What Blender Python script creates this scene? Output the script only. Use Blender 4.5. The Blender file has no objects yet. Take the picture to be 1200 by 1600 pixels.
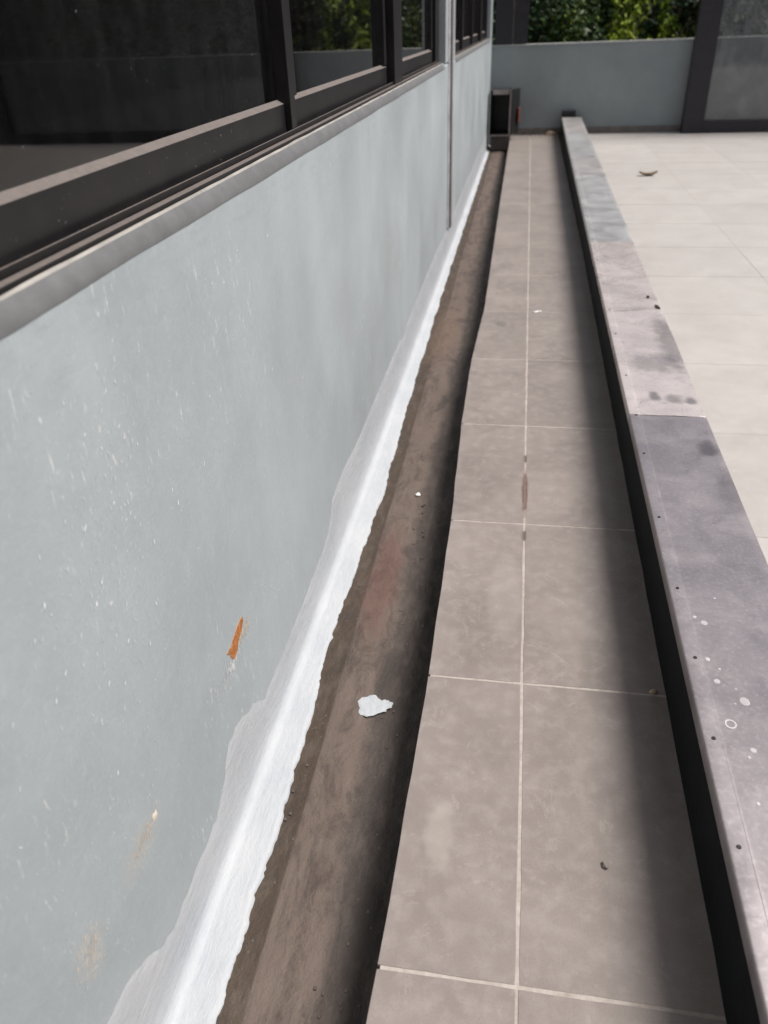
import bpy, bmesh, math, random
from mathutils import Vector, Matrix, noise
import numpy as np
R = math.radians
random.seed(7)
SC = bpy.context.scene
COL = SC.collection

# ------------------------------------------------------------------ camera, sky, sun, exposure
cd = bpy.data.cameras.new('camera')
cam = bpy.data.objects.new('camera', cd); COL.objects.link(cam); SC.camera = cam
yaw, pitch, roll = -0.1819355, 0.5646221, 0.0415956
fw = Vector((math.sin(yaw)*math.cos(pitch), math.cos(yaw)*math.cos(pitch), -math.sin(pitch)))
rt = fw.cross(Vector((0, 0, 1))).normalized(); dn = fw.cross(rt)
rt2 = rt*math.cos(roll) + dn*math.sin(roll); dn2 = -rt*math.sin(roll) + dn*math.cos(roll)
m = Matrix((rt2, -dn2, -fw)).transposed().to_4x4(); m.translation = Vector((0, 0, 1.5))
cam.matrix_world = m
cd.sensor_fit = 'VERTICAL'; cd.sensor_height = 24; cd.sensor_width = 18
cd.lens = 24*1213.0/1600
cd.clip_start = .02; cd.clip_end = 600
cd.dof.use_dof = True; cd.dof.focus_distance = 1.9; cd.dof.aperture_fstop = 2.3

SUN_EL, SUN_AZ = 58.0, 84.0          # azimuth clockwise from +Y: almost straight from +X
w = bpy.data.worlds.new('World'); SC.world = w; w.use_nodes = True
wn = w.node_tree.nodes; wl = w.node_tree.links
bg = wn['Background']; sky = wn.new('ShaderNodeTexSky'); sky.sky_type = 'NISHITA'; sky.sun_disc = False
sky.sun_elevation = R(SUN_EL); sky.sun_rotation = R(SUN_AZ); sky.dust_density = 5; sky.air_density = 1.0
bg.inputs['Strength'].default_value = .055
wl.new(sky.outputs[0], bg.inputs['Color'])
sd = bpy.data.lights.new('sun', 'SUN'); sd.energy = 2.2; sd.angle = R(24); sd.color = (1, .95, .9)
so = bpy.data.objects.new('sun', sd); COL.objects.link(so)
sdir = Vector((math.sin(R(SUN_AZ))*math.cos(R(SUN_EL)), math.cos(R(SUN_AZ))*math.cos(R(SUN_EL)), math.sin(R(SUN_EL))))
so.rotation_euler = (-sdir).to_track_quat('-Z', 'Y').to_euler(); so.location = (6, 2, 8)
SC.view_settings.view_transform = 'Standard'; SC.view_settings.look = 'None'
SC.view_settings.exposure = .86; SC.view_settings.gamma = 1; SC.view_settings.use_curve_mapping = False
SC.render.engine = 'CYCLES'

# ------------------------------------------------------------------ helpers
def sh(p):                              # the house wall is not quite parallel to the tile grid
    return (p[0] + .0045*(p[1]-2.5), p[1], p[2])

class MB:
    def __init__(s): s.v = []; s.f = []
    def box(s, x0, x1, y0, y1, z0, z1, shear=False):
        n = len(s.v)
        c = [(x0,y0,z0),(x1,y0,z0),(x1,y1,z0),(x0,y1,z0),(x0,y0,z1),(x1,y0,z1),(x1,y1,z1),(x0,y1,z1)]
        s.v += [sh(p) if shear else p for p in c]
        for q in ((0,3,2,1),(4,5,6,7),(0,1,5,4),(1,2,6,5),(2,3,7,6),(3,0,4,7)): s.f.append(tuple(n+i for i in q))
        return s
    def prism_y(s, prof, y0, y1, shear=False, seg=1):   # closed profile (x,z) extruded along Y
        n = len(s.v); k = len(prof)
        for j in range(seg+1):
            y = y0 + (y1-y0)*j/seg
            s.v += [sh((x,y,z)) if shear else (x,y,z) for x, z in prof]
        for j in range(seg):
            for i in range(k):
                a = n+j*k+i; b = n+j*k+(i+1) % k
                s.f.append((a, b, b+k, a+k))
        s.f.append(tuple(n+i for i in range(k))[::-1]); s.f.append(tuple(n+seg*k+i for i in range(k)))
        return s
    def prism_z(s, poly, z0, z1):
        n = len(s.v); k = len(poly)
        s.v += [(x,y,z0) for x, y in poly] + [(x,y,z1) for x, y in poly]
        for i in range(k): s.f.append((n+i, n+(i+1) % k, n+k+(i+1) % k, n+k+i))
        s.f.append(tuple(n+i for i in range(k))[::-1]); s.f.append(tuple(n+k+i for i in range(k)))
        return s
    def grid(s, P):                      # P[j][i] points
        n = len(s.v); nj = len(P); ni = len(P[0])
        for r in P: s.v += [tuple(p) for p in r]
        for j in range(nj-1):
            for i in range(ni-1):
                a = n+j*ni+i; s.f.append((a, a+1, a+1+ni, a+ni))
        return s
    def mesh(s, name, mat, smooth=False):
        me = bpy.data.meshes.new(name); me.from_pydata(s.v, [], s.f); me.update()
        bm = bmesh.new(); bm.from_mesh(me); bmesh.ops.recalc_face_normals(bm, faces=bm.faces); bm.to_mesh(me); bm.free()
        if mat: me.materials.append(mat)
        if smooth:
            me.polygons.foreach_set('use_smooth', [True]*len(me.polygons))
        return me
    def build(s, name, mat, parent=None, smooth=False, bevel=0, loc=None, rot=None):
        o = bpy.data.objects.new(name, s.mesh(name, mat, smooth)); COL.objects.link(o)
        if parent: o.parent = parent
        if loc: o.location = loc
        if rot: o.rotation_euler = rot
        if bevel:
            b = o.modifiers.new('bevel', 'BEVEL'); b.width = bevel; b.segments = 2; b.limit_method = 'ANGLE'
        return o

def thing(name, label, cat, loc=(0,0,0), rz=0, group=None):
    o = bpy.data.objects.new(name, None); COL.objects.link(o); o.location = loc; o.rotation_euler = (0,0,rz)
    o.empty_display_size = .1
    return tag(o, label, cat, group)
def tag(o, label, cat, group=None, kind=None):
    o['label'] = label; o['category'] = cat
    if group: o['group'] = group
    if kind: o['kind'] = kind
    return o
def struct(o): o['kind'] = 'structure'; return o
def stuff(o): o['kind'] = 'stuff'; return o

# ---- materials
class NT:
    def __init__(s, name):
        s.m = bpy.data.materials.new(name); s.m.use_nodes = True
        s.n = s.m.node_tree.nodes; s.l = s.m.node_tree.links
        s.b = s.n['Principled BSDF']; s.pos = s.n.new('ShaderNodeNewGeometry').outputs['Position']
    def i(s, sock, v):
        if hasattr(v, 'links'): s.l.new(v, sock)
        elif v is not None: sock.default_value = v
    def noise(s, scale, detail=4, rough=.55, vec=None, stretch=None, dist=0):
        t = s.n.new('ShaderNodeTexNoise'); t.inputs['Scale'].default_value = scale
        t.inputs['Detail'].default_value = detail; t.inputs['Roughness'].default_value = rough
        t.inputs['Distortion'].default_value = dist
        v = vec or s.pos
        if stretch:
            mp = s.n.new('ShaderNodeMapping'); mp.inputs['Scale'].default_value = stretch; s.l.new(v, mp.inputs[0]); v = mp.outputs[0]
        s.l.new(v, t.inputs['Vector']); return t.outputs['Fac']
    def ramp(s, f, stops):
        r = s.n.new('ShaderNodeValToRGB'); e = r.color_ramp.elements
        while len(e) < len(stops): e.new(.5)
        for k, (p, c) in enumerate(stops):
            e[k].position = p; e[k].color = (c, c, c, 1) if not isinstance(c, tuple) else (*c, 1)
        s.l.new(f, r.inputs[0]); return r.outputs[0]
    def mix(s, f, a, b, mode='MIX'):
        x = s.n.new('ShaderNodeMix'); x.data_type = 'RGBA'; x.blend_type = mode
        s.i(x.inputs[0], f)
        for k, v in ((6, a), (7, b)):
            if hasattr(v, 'links'): s.l.new(v, x.inputs[k])
            else: x.inputs[k].default_value = (*v, 1) if len(v) == 3 else v
        return x.outputs[2]
    def math(s, op, a, b=None, c=None, clamp=False):
        x = s.n.new('ShaderNodeMath'); x.operation = op; x.use_clamp = clamp
        s.i(x.inputs[0], a)
        if b is not None: s.i(x.inputs[1], b)
        if c is not None: s.i(x.inputs[2], c)
        return x.outputs[0]
    def blob(s, c, r, soft=.35, wob=.35, wscale=30):        # a stain of its own shape around a place, 1 inside
        mp = s.n.new('ShaderNodeMapping'); mp.vector_type = 'POINT'
        mp.inputs['Scale'].default_value = tuple(1/k for k in r); mp.inputs['Location'].default_value = tuple(-c[k]/r[k] for k in range(3))
        s.l.new(s.pos, mp.inputs[0])
        L = s.n.new('ShaderNodeVectorMath'); L.operation = 'LENGTH'; s.l.new(mp.outputs[0], L.inputs[0])
        d = s.math('ADD', L.outputs['Value'], s.math('MULTIPLY', s.math('SUBTRACT', s.noise(wscale, 3), .5), wob*2))
        mr = s.n.new('ShaderNodeMapRange'); mr.interpolation_type = 'SMOOTHSTEP'
        mr.inputs['From Min'].default_value = 1+soft/2; mr.inputs['From Max'].default_value = 1-soft/2
        s.l.new(d, mr.inputs['Value']); return mr.outputs[0]
    def xyz(s):
        x = s.n.new('ShaderNodeSeparateXYZ'); s.l.new(s.pos, x.inputs[0]); return x.outputs
    def bump(s, h, strength=.3, dist=.002):
        b = s.n.new('ShaderNodeBump'); b.inputs['Strength'].default_value = strength; b.inputs['Distance'].default_value = dist
        s.l.new(h, b.inputs['Height']); s.l.new(b.outputs[0], s.b.inputs['Normal'])
    def out(s, col, rough=.6, metal=0, spec=.5):
        s.i(s.b.inputs['Base Color'], col if hasattr(col, 'links') else (*col, 1))
        s.i(s.b.inputs['Roughness'], rough); s.b.inputs['Metallic'].default_value = metal
        s.b.inputs['Specular IOR Level'].default_value = spec
        return s.m

def mat_wall(name, base, far=False):
    t = NT(name)
    a = t.noise(1.6, 6, .6); st = t.noise(3, 5, .6, stretch=(1, 2.6, .35)); f = t.noise(60, 4, .6)
    c = t.mix(t.ramp(a, [(.3, 0), (.7, 1)]), tuple(k*.86 for k in base), tuple(k*1.10 for k in base))
    c = t.mix(t.ramp(st, [(.42, 0), (.78, .28)]), c, (base[0]*.80, base[1]*.83, base[2]*.88))
    c = t.mix(t.ramp(f, [(.5, 0), (.75, .10)]), c, (.66, .68, .68))
    sc = t.noise(38, 6, .75, stretch=(1, 2.2, .55), dist=.6)
    zone = t.math('MULTIPLY', t.ramp(t.noise(2.2, 4, .6), [(.46, 0), (.62, 1)]), t.ramp(sc, [(.60, 0), (.66, 0 if far else .75)]))
    c = t.mix(zone, c, (.74, .76, .76))
    if not far:
        sp = t.ramp(t.noise(170, 2, .5), [(.72, 0), (.76, .5)]); c = t.mix(sp, c, (.22, .22, .21))
        d = t.blob((-.585, .75, .297), (.2, .06, .035), soft=.9, wob=.7, wscale=60)
        c = t.mix(t.math('MULTIPLY', d, t.ramp(t.noise(130, 4, .7), [(.45, 0), (.62, .75)])), c, (.50, .46, .40))
        d = t.blob((-.585, .563, .296), (.2, .03, .045), soft=.9, wob=.7, wscale=60)
        c = t.mix(t.math('MULTIPLY', d, t.ramp(t.noise(130, 4, .7), [(.45, 0), (.62, .75)])), c, (.58, .52, .46))
        # hand-trowelled smears near the top edge
        z = t.xyz()[2]
        top = t.math('MULTIPLY', t.math('SUBTRACT', z, 1.02), 6, clamp=True)
        sm = t.ramp(t.noise(14, 5, .65, stretch=(1, .8, 4)), [(.5, 0), (.7, .35)])
        c = t.mix(t.math('MULTIPLY', top, sm), c, (base[0]*.7, base[1]*.72, base[2]*.74))
    h = t.math('ADD', t.math('MULTIPLY', t.noise(9, 5, .6, stretch=(1,1,.6)), 1.0), t.math('MULTIPLY', t.noise(120, 3, .6), .18))
    t.bump(h, .5, .006)
    return t.out(c, t.ramp(a, [(.3, .42), (.7, .6)]), spec=.4)

WALLC = (.385, .432, .452)
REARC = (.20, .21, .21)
M_REAR = mat_wall('shaded_grey_plaster', REARC, True)  # darkened so the added rear wall bounces little light
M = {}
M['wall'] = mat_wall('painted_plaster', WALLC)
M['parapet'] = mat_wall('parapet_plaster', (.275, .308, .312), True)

def mat_tile(name, a, b, light, stains=()):
    t = NT(name)
    oi = t.n.new('ShaderNodeObjectInfo').outputs['Random']
    n1 = t.noise(3.2, 6, .6, dist=.4); n2 = t.noise(22, 5, .65); n3 = t.noise(260, 3, .6)
    c = t.mix(t.ramp(n1, [(.32, 0), (.68, 1)]), a, b)
    c = t.mix(t.ramp(n2, [(.46, 0), (.80, .36)]), c, light)
    c = t.mix(t.ramp(n3, [(.3, .22), (.55, 0)]), c, tuple(k*.6 for k in a))
    c = t.mix(t.math('MULTIPLY', oi, .22), c, tuple(k*.78 for k in a))
    fib = t.ramp(t.noise(7, 7, .8, dist=2.5), [(.58, 0), (.62, .25), (.67, 0)]); c = t.mix(fib, c, light)
    for (cc, rr, col, amt) in stains:
        c = t.mix(t.math('MULTIPLY', t.blob(cc, rr, .7, .45, 40), amt), c, col)
    t.bump(t.math('ADD', t.noise(40, 4), t.math('MULTIPLY', n3, .5)), .22, .0012)
    return t.out(c, t.ramp(n2, [(.3, .38), (.7, .6)]), spec=.45)
M['tile_walk'] = mat_tile('dusty_grey_tile', (.212, .183, .171), (.292, .258, .242), (.45, .415, .395), [  # walkway tiles: part of the eave's shade is put into this colour
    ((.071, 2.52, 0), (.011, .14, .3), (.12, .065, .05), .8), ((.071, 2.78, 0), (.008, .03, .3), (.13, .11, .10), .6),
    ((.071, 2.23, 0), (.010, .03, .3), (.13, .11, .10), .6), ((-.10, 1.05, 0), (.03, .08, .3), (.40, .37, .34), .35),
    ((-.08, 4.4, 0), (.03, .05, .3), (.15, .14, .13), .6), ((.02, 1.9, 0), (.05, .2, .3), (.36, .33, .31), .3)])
M['tile_open'] = mat_tile('sun_bleached_tile', (.44, .42, .40), (.52, .50, .48), (.60, .58, .56))  # same tiles, paler: open sky light put into the colour
def mat_grout(name, a, b):
    t = NT(name); n = t.noise(35, 5, .7); c = t.mix(t.ramp(n, [(.3, 0), (.65, 1)]), a, b)
    c = t.mix(t.math('MULTIPLY', t.blob((.071, 2.52, 0), (.02, .16, .3), .7, .4), .8), c, (.12, .07, .055))
    for y in (2.78, 2.23): c = t.mix(t.blob((.071, y, 0), (.02, .028, .3), .6, .4), c, (.13, .115, .105))
    t.bump(n, .5, .002); return t.out(c, .85, spec=.2)
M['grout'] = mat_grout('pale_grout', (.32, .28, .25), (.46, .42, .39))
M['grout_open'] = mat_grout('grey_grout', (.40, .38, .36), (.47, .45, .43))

t = NT('coating_paint'); n = t.noise(60, 6, .7, stretch=(1, .22, 1), dist=.4); f = t.noise(7, 6, .65, stretch=(1, .5, 1))
c = t.mix(t.ramp(f, [(.35, 0), (.7, 1)]), (.42, .455, .49), (.50, .52, .545))
c = t.mix(t.ramp(t.noise(200, 2), [(.74, 0), (.78, .5)]), c, (.3, .27, .24))
c = t.mix(t.ramp(t.noise(90, 6, .8, stretch=(1, .3, 1)), [(.60, 0), (.72, .35)]), c, (.33, .33, .33))
t.bump(t.math('ADD', n, t.math('MULTIPLY', f, 1.5)), .6, .006); M['coating'] = t.out(c, .5, spec=.35)

t = NT('channel_mortar'); X = t.xyz()
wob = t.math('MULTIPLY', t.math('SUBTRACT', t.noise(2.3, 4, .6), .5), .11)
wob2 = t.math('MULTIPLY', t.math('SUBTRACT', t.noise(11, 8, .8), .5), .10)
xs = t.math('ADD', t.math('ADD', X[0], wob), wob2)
xs1 = t.math('ADD', X[0], t.math('MULTIPLY', t.math('SUBTRACT', t.noise(1.1, 2, .5), .5), .02))
def band(x, e0, e1):
    mr = t.n.new('ShaderNodeMapRange'); mr.inputs['From Min'].default_value = e0; mr.inputs['From Max'].default_value = e1
    t.l.new(x, mr.inputs['Value']); return mr.outputs[0]
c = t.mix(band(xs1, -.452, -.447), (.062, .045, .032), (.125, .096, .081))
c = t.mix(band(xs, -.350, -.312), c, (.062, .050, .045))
c = t.mix(t.math('MULTIPLY', band(xs, -.30, -.22), .75), c, (.022, .018, .016))  # shade beside the walkway edge, widened in the mortar colour
c = t.mix(t.ramp(t.noise(30, 6, .7, stretch=(1, .35, 1)), [(.45, 0), (.75, .5)]), c, (.16, .13, .11))
c = t.mix(t.ramp(t.noise(12, 7, .75, stretch=(1, .4, 1), dist=.6), [(.48, 0), (.62, .65)]), c, (.04, .032, .028))
c = t.mix(t.math('MULTIPLY', t.blob((-.40, 2.1, 0), (.05, .3, .5), .9, .5, 12), .45), c, (.13, .06, .05))
c = t.mix(t.math('MULTIPLY', t.blob((-.42, 4.6, 0), (.07, .5, .5), .9, .5, 12), .4), c, (.17, .11, .08))
t.bump(t.math('ADD', t.noise(26, 6, .7, stretch=(1, .5, 1)), t.math('MULTIPLY', t.noise(160, 3), .35)), .7, .008)
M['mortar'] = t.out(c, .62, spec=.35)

def simple(name, col, rough=.5, metal=0, var=.25, scale=12, bump=.15, spec=.5, bd=.002):
    t = NT(name); n = t.noise(scale, 5, .6)
    c = t.mix(t.ramp(n, [(.3, 0), (.7, 1)]), tuple(k*(1-var) for k in col), tuple(min(1, k*(1+var)) for k in col))
    if bump: t.bump(t.noise(scale*6, 4), bump, bd)
    return t.out(c, rough, metal, spec)
M['slab'] = simple('rough_slab_edge', (.10, .08, .07), .85, bump=.6, bd=.004)
M['bitumen'] = simple('black_membrane', (.007, .008, .009), .8, spec=.15, bump=.35, scale=9, bd=.004)
M['black'] = simple('black_paint', (.012, .012, .013), .45)
M['room'] = simple('dark_interior', (.02, .018, .017), .9, bump=0)
M['steel'] = simple('dark_steel', (.018, .016, .021), .45, bump=.1)
M['pipe'] = simple('mauve_grey_strip', (.14, .115, .125), .5)
M['sealant'] = simple('white_sealant', (.62, .63, .64), .6)
M['skirt'] = simple('skirting_tile', (.17, .155, .14), .6)
M['roof'] = simple('dark_timber_soffit', (.06, .05, .045), .8)  # kept dark so the unseen roof bounces little light
M['coping'] = simple('coping_mortar', (.36, .37, .36), .7)
M['caulk'] = simple('pale_mortar_bead', (.33, .32, .30), .8)
M['ledge'] = simple('smeared_grey_plaster', (.15, .155, .16), .6, var=.15, scale=20, bump=.3)
M['rust'] = simple('orange_primer', (.40, .16, .05), .8, var=.45, scale=120)
M['chip'] = simple('chipped_plaster', (.72, .64, .54), .85)
M['scratch'] = simple('scraped_plaster', (.68, .71, .72), .7, bump=0)
M['white'] = simple('white_paint_drop', (.78, .79, .82), .35)
M['drop'] = simple('lime_drop', (.46, .45, .47), .6)
M['leaf_dry'] = simple('dry_leaf', (.17, .12, .06), .7)
M['stone'] = simple('pebble', (.22, .20, .18), .8)
M['tarpaper'] = simple('beige_mortar', (.40, .31, .22), .85)
M['red'] = simple('faded_red_plastic', (.42, .10, .07), .45)
M['rim'] = simple('worn_metal_rim', (.30, .26, .25), .45, metal=.4)
M['curtain'] = simple('beige_curtain', (.72, .58, .42), .8, scale=30)
M['bolt'] = simple('bolt_steel', (.06, .055, .055), .4, metal=.6)
M['bark'] = simple('bark', (.07, .055, .04), .9, bump=.6)

# dark aluminium: dust and painted sky sheen pale what faces up
t = NT('dark_aluminium'); g = t.n.new('ShaderNodeNewGeometry'); sx = t.n.new('ShaderNodeSeparateXYZ'); t.l.new(g.outputs['Normal'], sx.inputs[0])
up = t.math('MULTIPLY', t.math('SUBTRACT', sx.outputs[2], .35), 2.0, clamp=True)
n = t.noise(70, 5, .65); n2 = t.noise(9, 4)
c = t.mix(t.ramp(n2, [(.3, 0), (.7, 1)]), (.010, .0095, .011), (.019, .0175, .018))
c = t.mix(t.ramp(n, [(.66, 0), (.8, .3)]), c, (.2, .18, .16))
c = t.mix(t.math('MULTIPLY', up, t.ramp(n, [(.2, .62), (.7, .95)])), c, (.20, .175, .165))
t.bump(n, .12, .001); M['alu'] = t.out(c, t.math('ADD', .42, t.math('MULTIPLY', up, .4)), spec=.3)

# galvanised sheet
def mat_sheet(name, tint, rough, stains=(), metal=.75):
    t = NT(name); n = t.noise(6, 6, .65, dist=.5); n2 = t.noise(3, 4, .5, stretch=(1, .5, 1)); n3 = t.noise(90, 4, .6)
    c = t.mix(t.ramp(n, [(.3, 0), (.72, 1)]), tuple(k*.80 for k in tint), tuple(k*1.12 for k in tint))
    c = t.mix(t.ramp(n3, [(.5, 0), (.8, .4)]), c, (.6, .58, .58)); c = t.mix(t.ramp(t.noise(45, 7, .8, dist=.8), [(.3, .45), (.48, 0)]), c, tuple(k*.72 for k in tint))
    dark = t.ramp(t.noise(9, 6, .75), [(.58, 0), (.74, .5)]); c = t.mix(dark, c, (.12, .11, .115))
    for (cc, rr, amt) in stains: c = t.mix(t.math('MULTIPLY', t.blob(cc, rr, 1.1, .7, 22), amt), c, (.11, .10, .105))
    t.bump(t.math('ADD', n2, t.math('MULTIPLY', n3, .05)), .25, .01)
    r = t.ramp(n, [(.3, rough-.06), (.7, rough+.12)])
    return t.out(c, r, metal=metal)
ST = [((.67, 2.47, .2), (.03, .06, .3), .7), ((.69, 2.2, .2), (.04, .1, .3), .35), ((.55, 2.9, .2), (.02, .04, .3), .7), ((.62, 2.88, .2), (.03, .04, .3), .6), ((.68, 2.87, .2), (.02, .03, .3), .7), ((.69, 3.5, .2), (.05, .3, .3), .5), ((.6, 3.25, .2), (.1, .09, .3), .45)]
M['sheet_mauve'] = mat_sheet('weathered_zinc_mauve', (.36, .33, .342), .36, ST, .6)
M['sheet_bright'] = mat_sheet('weathered_zinc_bright', (.66, .595, .575), .25, ST, .4)  # sky glare on the capping painted in as a pale warm tint
M['sheet_grey'] = mat_sheet('weathered_zinc_grey', (.50, .505, .505), .42, (), .6)
M['sheet_dull'] = mat_sheet('weathered_zinc_dull', (.46, .445, .44), .45, (), .6)

def mat_glass(name, rough=.02, dust=.05, dcol=(.10, .10, .10), tv=.5):
    t = NT(name); t.n.remove(t.b)
    gl = t.n.new('ShaderNodeBsdfGlossy'); gl.inputs['Roughness'].default_value = rough
    tr = t.n.new('ShaderNodeBsdfTransparent'); tr.inputs['Color'].default_value = (tv, tv, tv, 1)
    fr = t.n.new('ShaderNodeFresnel'); fr.inputs['IOR'].default_value = 1.5
    fr2 = t.math('MULTIPLY', fr.outputs[0], 1.35, clamp=True)
    m1 = t.n.new('ShaderNodeMixShader'); t.l.new(fr2, m1.inputs[0]); t.l.new(tr.outputs[0], m1.inputs[1]); t.l.new(gl.outputs[0], m1.inputs[2])
    df = t.n.new('ShaderNodeBsdfDiffuse'); df.inputs['Color'].default_value = (*dcol, 1)
    m2 = t.n.new('ShaderNodeMixShader')
    d = t.math('ADD', dust*.45, t.math('MULTIPLY', t.ramp(t.noise(7, 6, .7, stretch=(1, 2.5, .5)), [(.42, 0), (.72, 1)]), dust))
    t.l.new(d, m2.inputs[0]); t.l.new(m1.outputs[0], m2.inputs[1]); t.l.new(df.outputs[0], m2.inputs[2])
    t.l.new(m2.outputs[0], t.n['Material Output'].inputs['Surface']); return t.m
M['glass'] = mat_glass('dark_window_glass')
M['glass_door'] = mat_glass('dusty_door_glass', .04, .28, (.42, .44, .45), .93)

def mat_leaf(name, a, b, tr=.35):
    t = NT(name); oi = t.noise(1.7, 3, .5); n = t.noise(40, 2)
    c = t.mix(t.ramp(oi, [(.35, 0), (.65, 1)]), a, b); c = t.mix(t.ramp(n, [(.45, 0), (.7, .5)]), c, tuple(k*1.5 for k in b))
    t.b.inputs['Transmission Weight'].default_value = 0
    return t.out(c, .5, spec=.3)
M['leaf_dark'] = mat_leaf('dark_leaf', (.012, .03, .012), (.03, .065, .02))
M['leaf_bright'] = mat_leaf('yellow_green_leaf', (.13, .22, .014), (.38, .48, .05))
M['leaf_mid'] = mat_leaf('mid_green_leaf', (.018, .042, .012), (.045, .085, .02))
M['leaf_brown'] = mat_leaf('olive_leaf', (.05, .05, .03), (.10, .09, .05))
M['ground'] = simple('earth', (.06, .055, .035), .95, scale=1.5)
M['terrace_under'] = simple('terrace_concrete', (.2, .19, .18), .9)

# ------------------------------------------------------------------ ground, hill
g = MB(); P = []
for j in range(41):
    y = -60 + j*6.5
    P.append([(x, y, -.6 + (max(0, y-24)*.35 + max(0, x-26)*.3) * (1/(1+max(0, y-24)*.02)) + (noise.noise(Vector((x*.08, y*.08, 0)))*1.2 if y > 24 else 0)) for x in [-120 + i*6.5 for i in range(41)]])
g.grid(P); struct(g.build('ground', M['ground'], smooth=True))

# ------------------------------------------------------------------ terrace floor: slab, grout, tiles
GX = [-.185, .072, .822, 1.572, 2.322, 3.072, 3.822, 4.572]
GY = [.754 + .7745*k for k in range(-3, 16)]; YF = 12.79
GY = [y for y in GY if y < YF-.1]
floor = struct(MB().box(-.175, 9.2, -4.0, 12.79, -.5, -.012).build('terrace_floor', M['slab']))
def EX(y):   # cut edge of the first row of tiles, wandering a little
    pts = [(-2, -.19), (.65, -.193), (.75, -.187), (1.5, -.178), (2.3, -.184), (3.1, -.206), (3.8, -.212), (4.7, -.188), (8, -.205), (12.8, -.222)]
    for (a, b), (c, d) in zip(pts, pts[1:]):
        if a <= y <= c: b += (d-b)*(y-a)/(c-a); break
    return b + .002*noise.noise(Vector((3, y*6, 0))) + .0012*noise.noise(Vector((3, y*40, 0)))
gb = MB().prism_z([(EX(y)+.006, y) for y in [-2+i*.2 for i in range(74)] ] + [(.45, 12.6), (.45, -2)], -.0118, -.0012).build('grout_bed', M['grout'], floor)
gb2 = MB().box(.55, 9.2, -2, 12.6, -.0118, -.0008).build('grout_bed', M['grout_open'], floor)

def tile_poly(x0, x1, y0, y1, gap=.0035, cut=None, seed=0, jit=.0017):
    p = []; nx = 6; ny = 12
    def J(k): return jit*noise.noise(Vector((seed*7.3, k*2.1, 0)))*1.6
    k = 0
    for i in range(nx): p.append((x0+gap+(x1-x0-2*gap)*i/nx, y0+gap+J(k))); k += 1
    for i in range(ny): p.append((x1-gap+J(k), y0+gap+(y1-y0-2*gap)*i/ny)); k += 1
    for i in range(nx): p.append((x1-gap-(x1-x0-2*gap)*i/nx, y1-gap+J(k))); k += 1
    for i in range(ny):
        y = y1-gap-(y1-y0-2*gap)*i/ny
        p.append(((cut(y) if cut else x0+gap+J(k)), y)); k += 1
    if cut:
        p = [((cut(q[1]) if (abs(q[0]-x0-gap) < 1e-6) else q[0]), q[1]) for q in p]
    return p
allY = [-2.0] + [y for y in GY if y > -1.5] + [YF]
for r in range(len(allY)-1):
    y0, y1 = allY[r], allY[r+1]
    # walkway, left cut tile and right tile
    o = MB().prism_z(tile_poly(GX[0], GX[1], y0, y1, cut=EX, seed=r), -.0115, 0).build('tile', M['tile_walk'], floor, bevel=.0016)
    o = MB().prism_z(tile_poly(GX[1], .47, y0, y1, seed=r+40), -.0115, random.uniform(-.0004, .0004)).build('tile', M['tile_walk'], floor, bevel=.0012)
variants = []
for v in range(3):
    hx, hy = .375, .7745/2
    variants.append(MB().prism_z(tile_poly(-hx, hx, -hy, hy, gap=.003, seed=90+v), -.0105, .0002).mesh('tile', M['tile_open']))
last = MB().prism_z(tile_poly(-.375, .375, -(YF-GY[-1])/2, (YF-GY[-1])/2, gap=.003, seed=99), -.0105, .0002).mesh('tile', M['tile_open'])
for r in range(len(GY)-1):
    if GY[r] < -1: continue
    for cxi in range(5):
        o = bpy.data.objects.new('tile', variants[(r*3+cxi*2) % 3]); COL.objects.link(o); o.parent = floor
        o.location = (1.197+.75*cxi, (GY[r]+GY[r+1])/2, random.uniform(-.0006, .0006))
        # the strip of tile between curb and first joint
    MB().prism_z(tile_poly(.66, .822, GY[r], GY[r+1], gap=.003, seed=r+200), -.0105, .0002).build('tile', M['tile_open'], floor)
MB().prism_z(tile_poly(.66, .822, GY[-1], YF, gap=.003, seed=300), -.0105, .0002).build('tile', M['tile_open'], floor)
for cxi in range(5):
    o = bpy.data.objects.new('tile', last); COL.objects.link(o); o.parent = floor; o.location = (1.197+.75*cxi, (GY[-1]+YF)/2, 0)
far = MB()
for i in range(6):
    for r in range(len(GY)-1):
        x0 = 4.572+.75*i; far.box(x0+.003, x0+.747, GY[r]+.003, GY[r+1]-.003, -.0105, 0)
    far.box(x0+.003, x0+.747, GY[-1]+.003, YF-.002, -.0105, 0)
stuff(far.build('distant_tiles', M['tile_open'], floor))

# ------------------------------------------------------------------ drainage channel
XW = -.585
P = []
NJ = 420
for j in range(NJ+1):
    y = -1.2 + (12.79+1.2)*(j/NJ)**1.25
    row = []
    for i in range(33):
        u = i/32; x = -.60 + u*(.425)
        z = -.132 - .012*u
        z += .006*noise.noise(Vector((x*9, y*2.2, 1))) + .0035*noise.noise(Vector((x*30, y*9, 4))) + .0018*noise.noise(Vector((x*90, y*40, 7)))
        e = x + .05*noise.noise(Vector((1, y*1.7, 9))) + .012*noise.noise(Vector((2, y*9, 3)))
        if x < -.45: z -= .004
        if e > -.33: z -= .0045
        row.append(sh((x, y, z)))
    P.append(row)
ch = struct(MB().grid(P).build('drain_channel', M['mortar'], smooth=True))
MB().box(-.9, -.176, -4, 12.79, -.5, -.16).build('channel_bed', M['slab'], ch)
# rough vertical face of the slab under the cut tiles
P = []
for j in range(301):
    y = -1.2 + 13.98*j/300
    P.append([(EX(y)+.012+.006*noise.noise(Vector((y*5, k*.9, 2))), y, -.0119-.16*k/6) for k in range(7)])
MB().grid(P).build('channel_side', M['slab'], ch, smooth=True)

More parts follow.
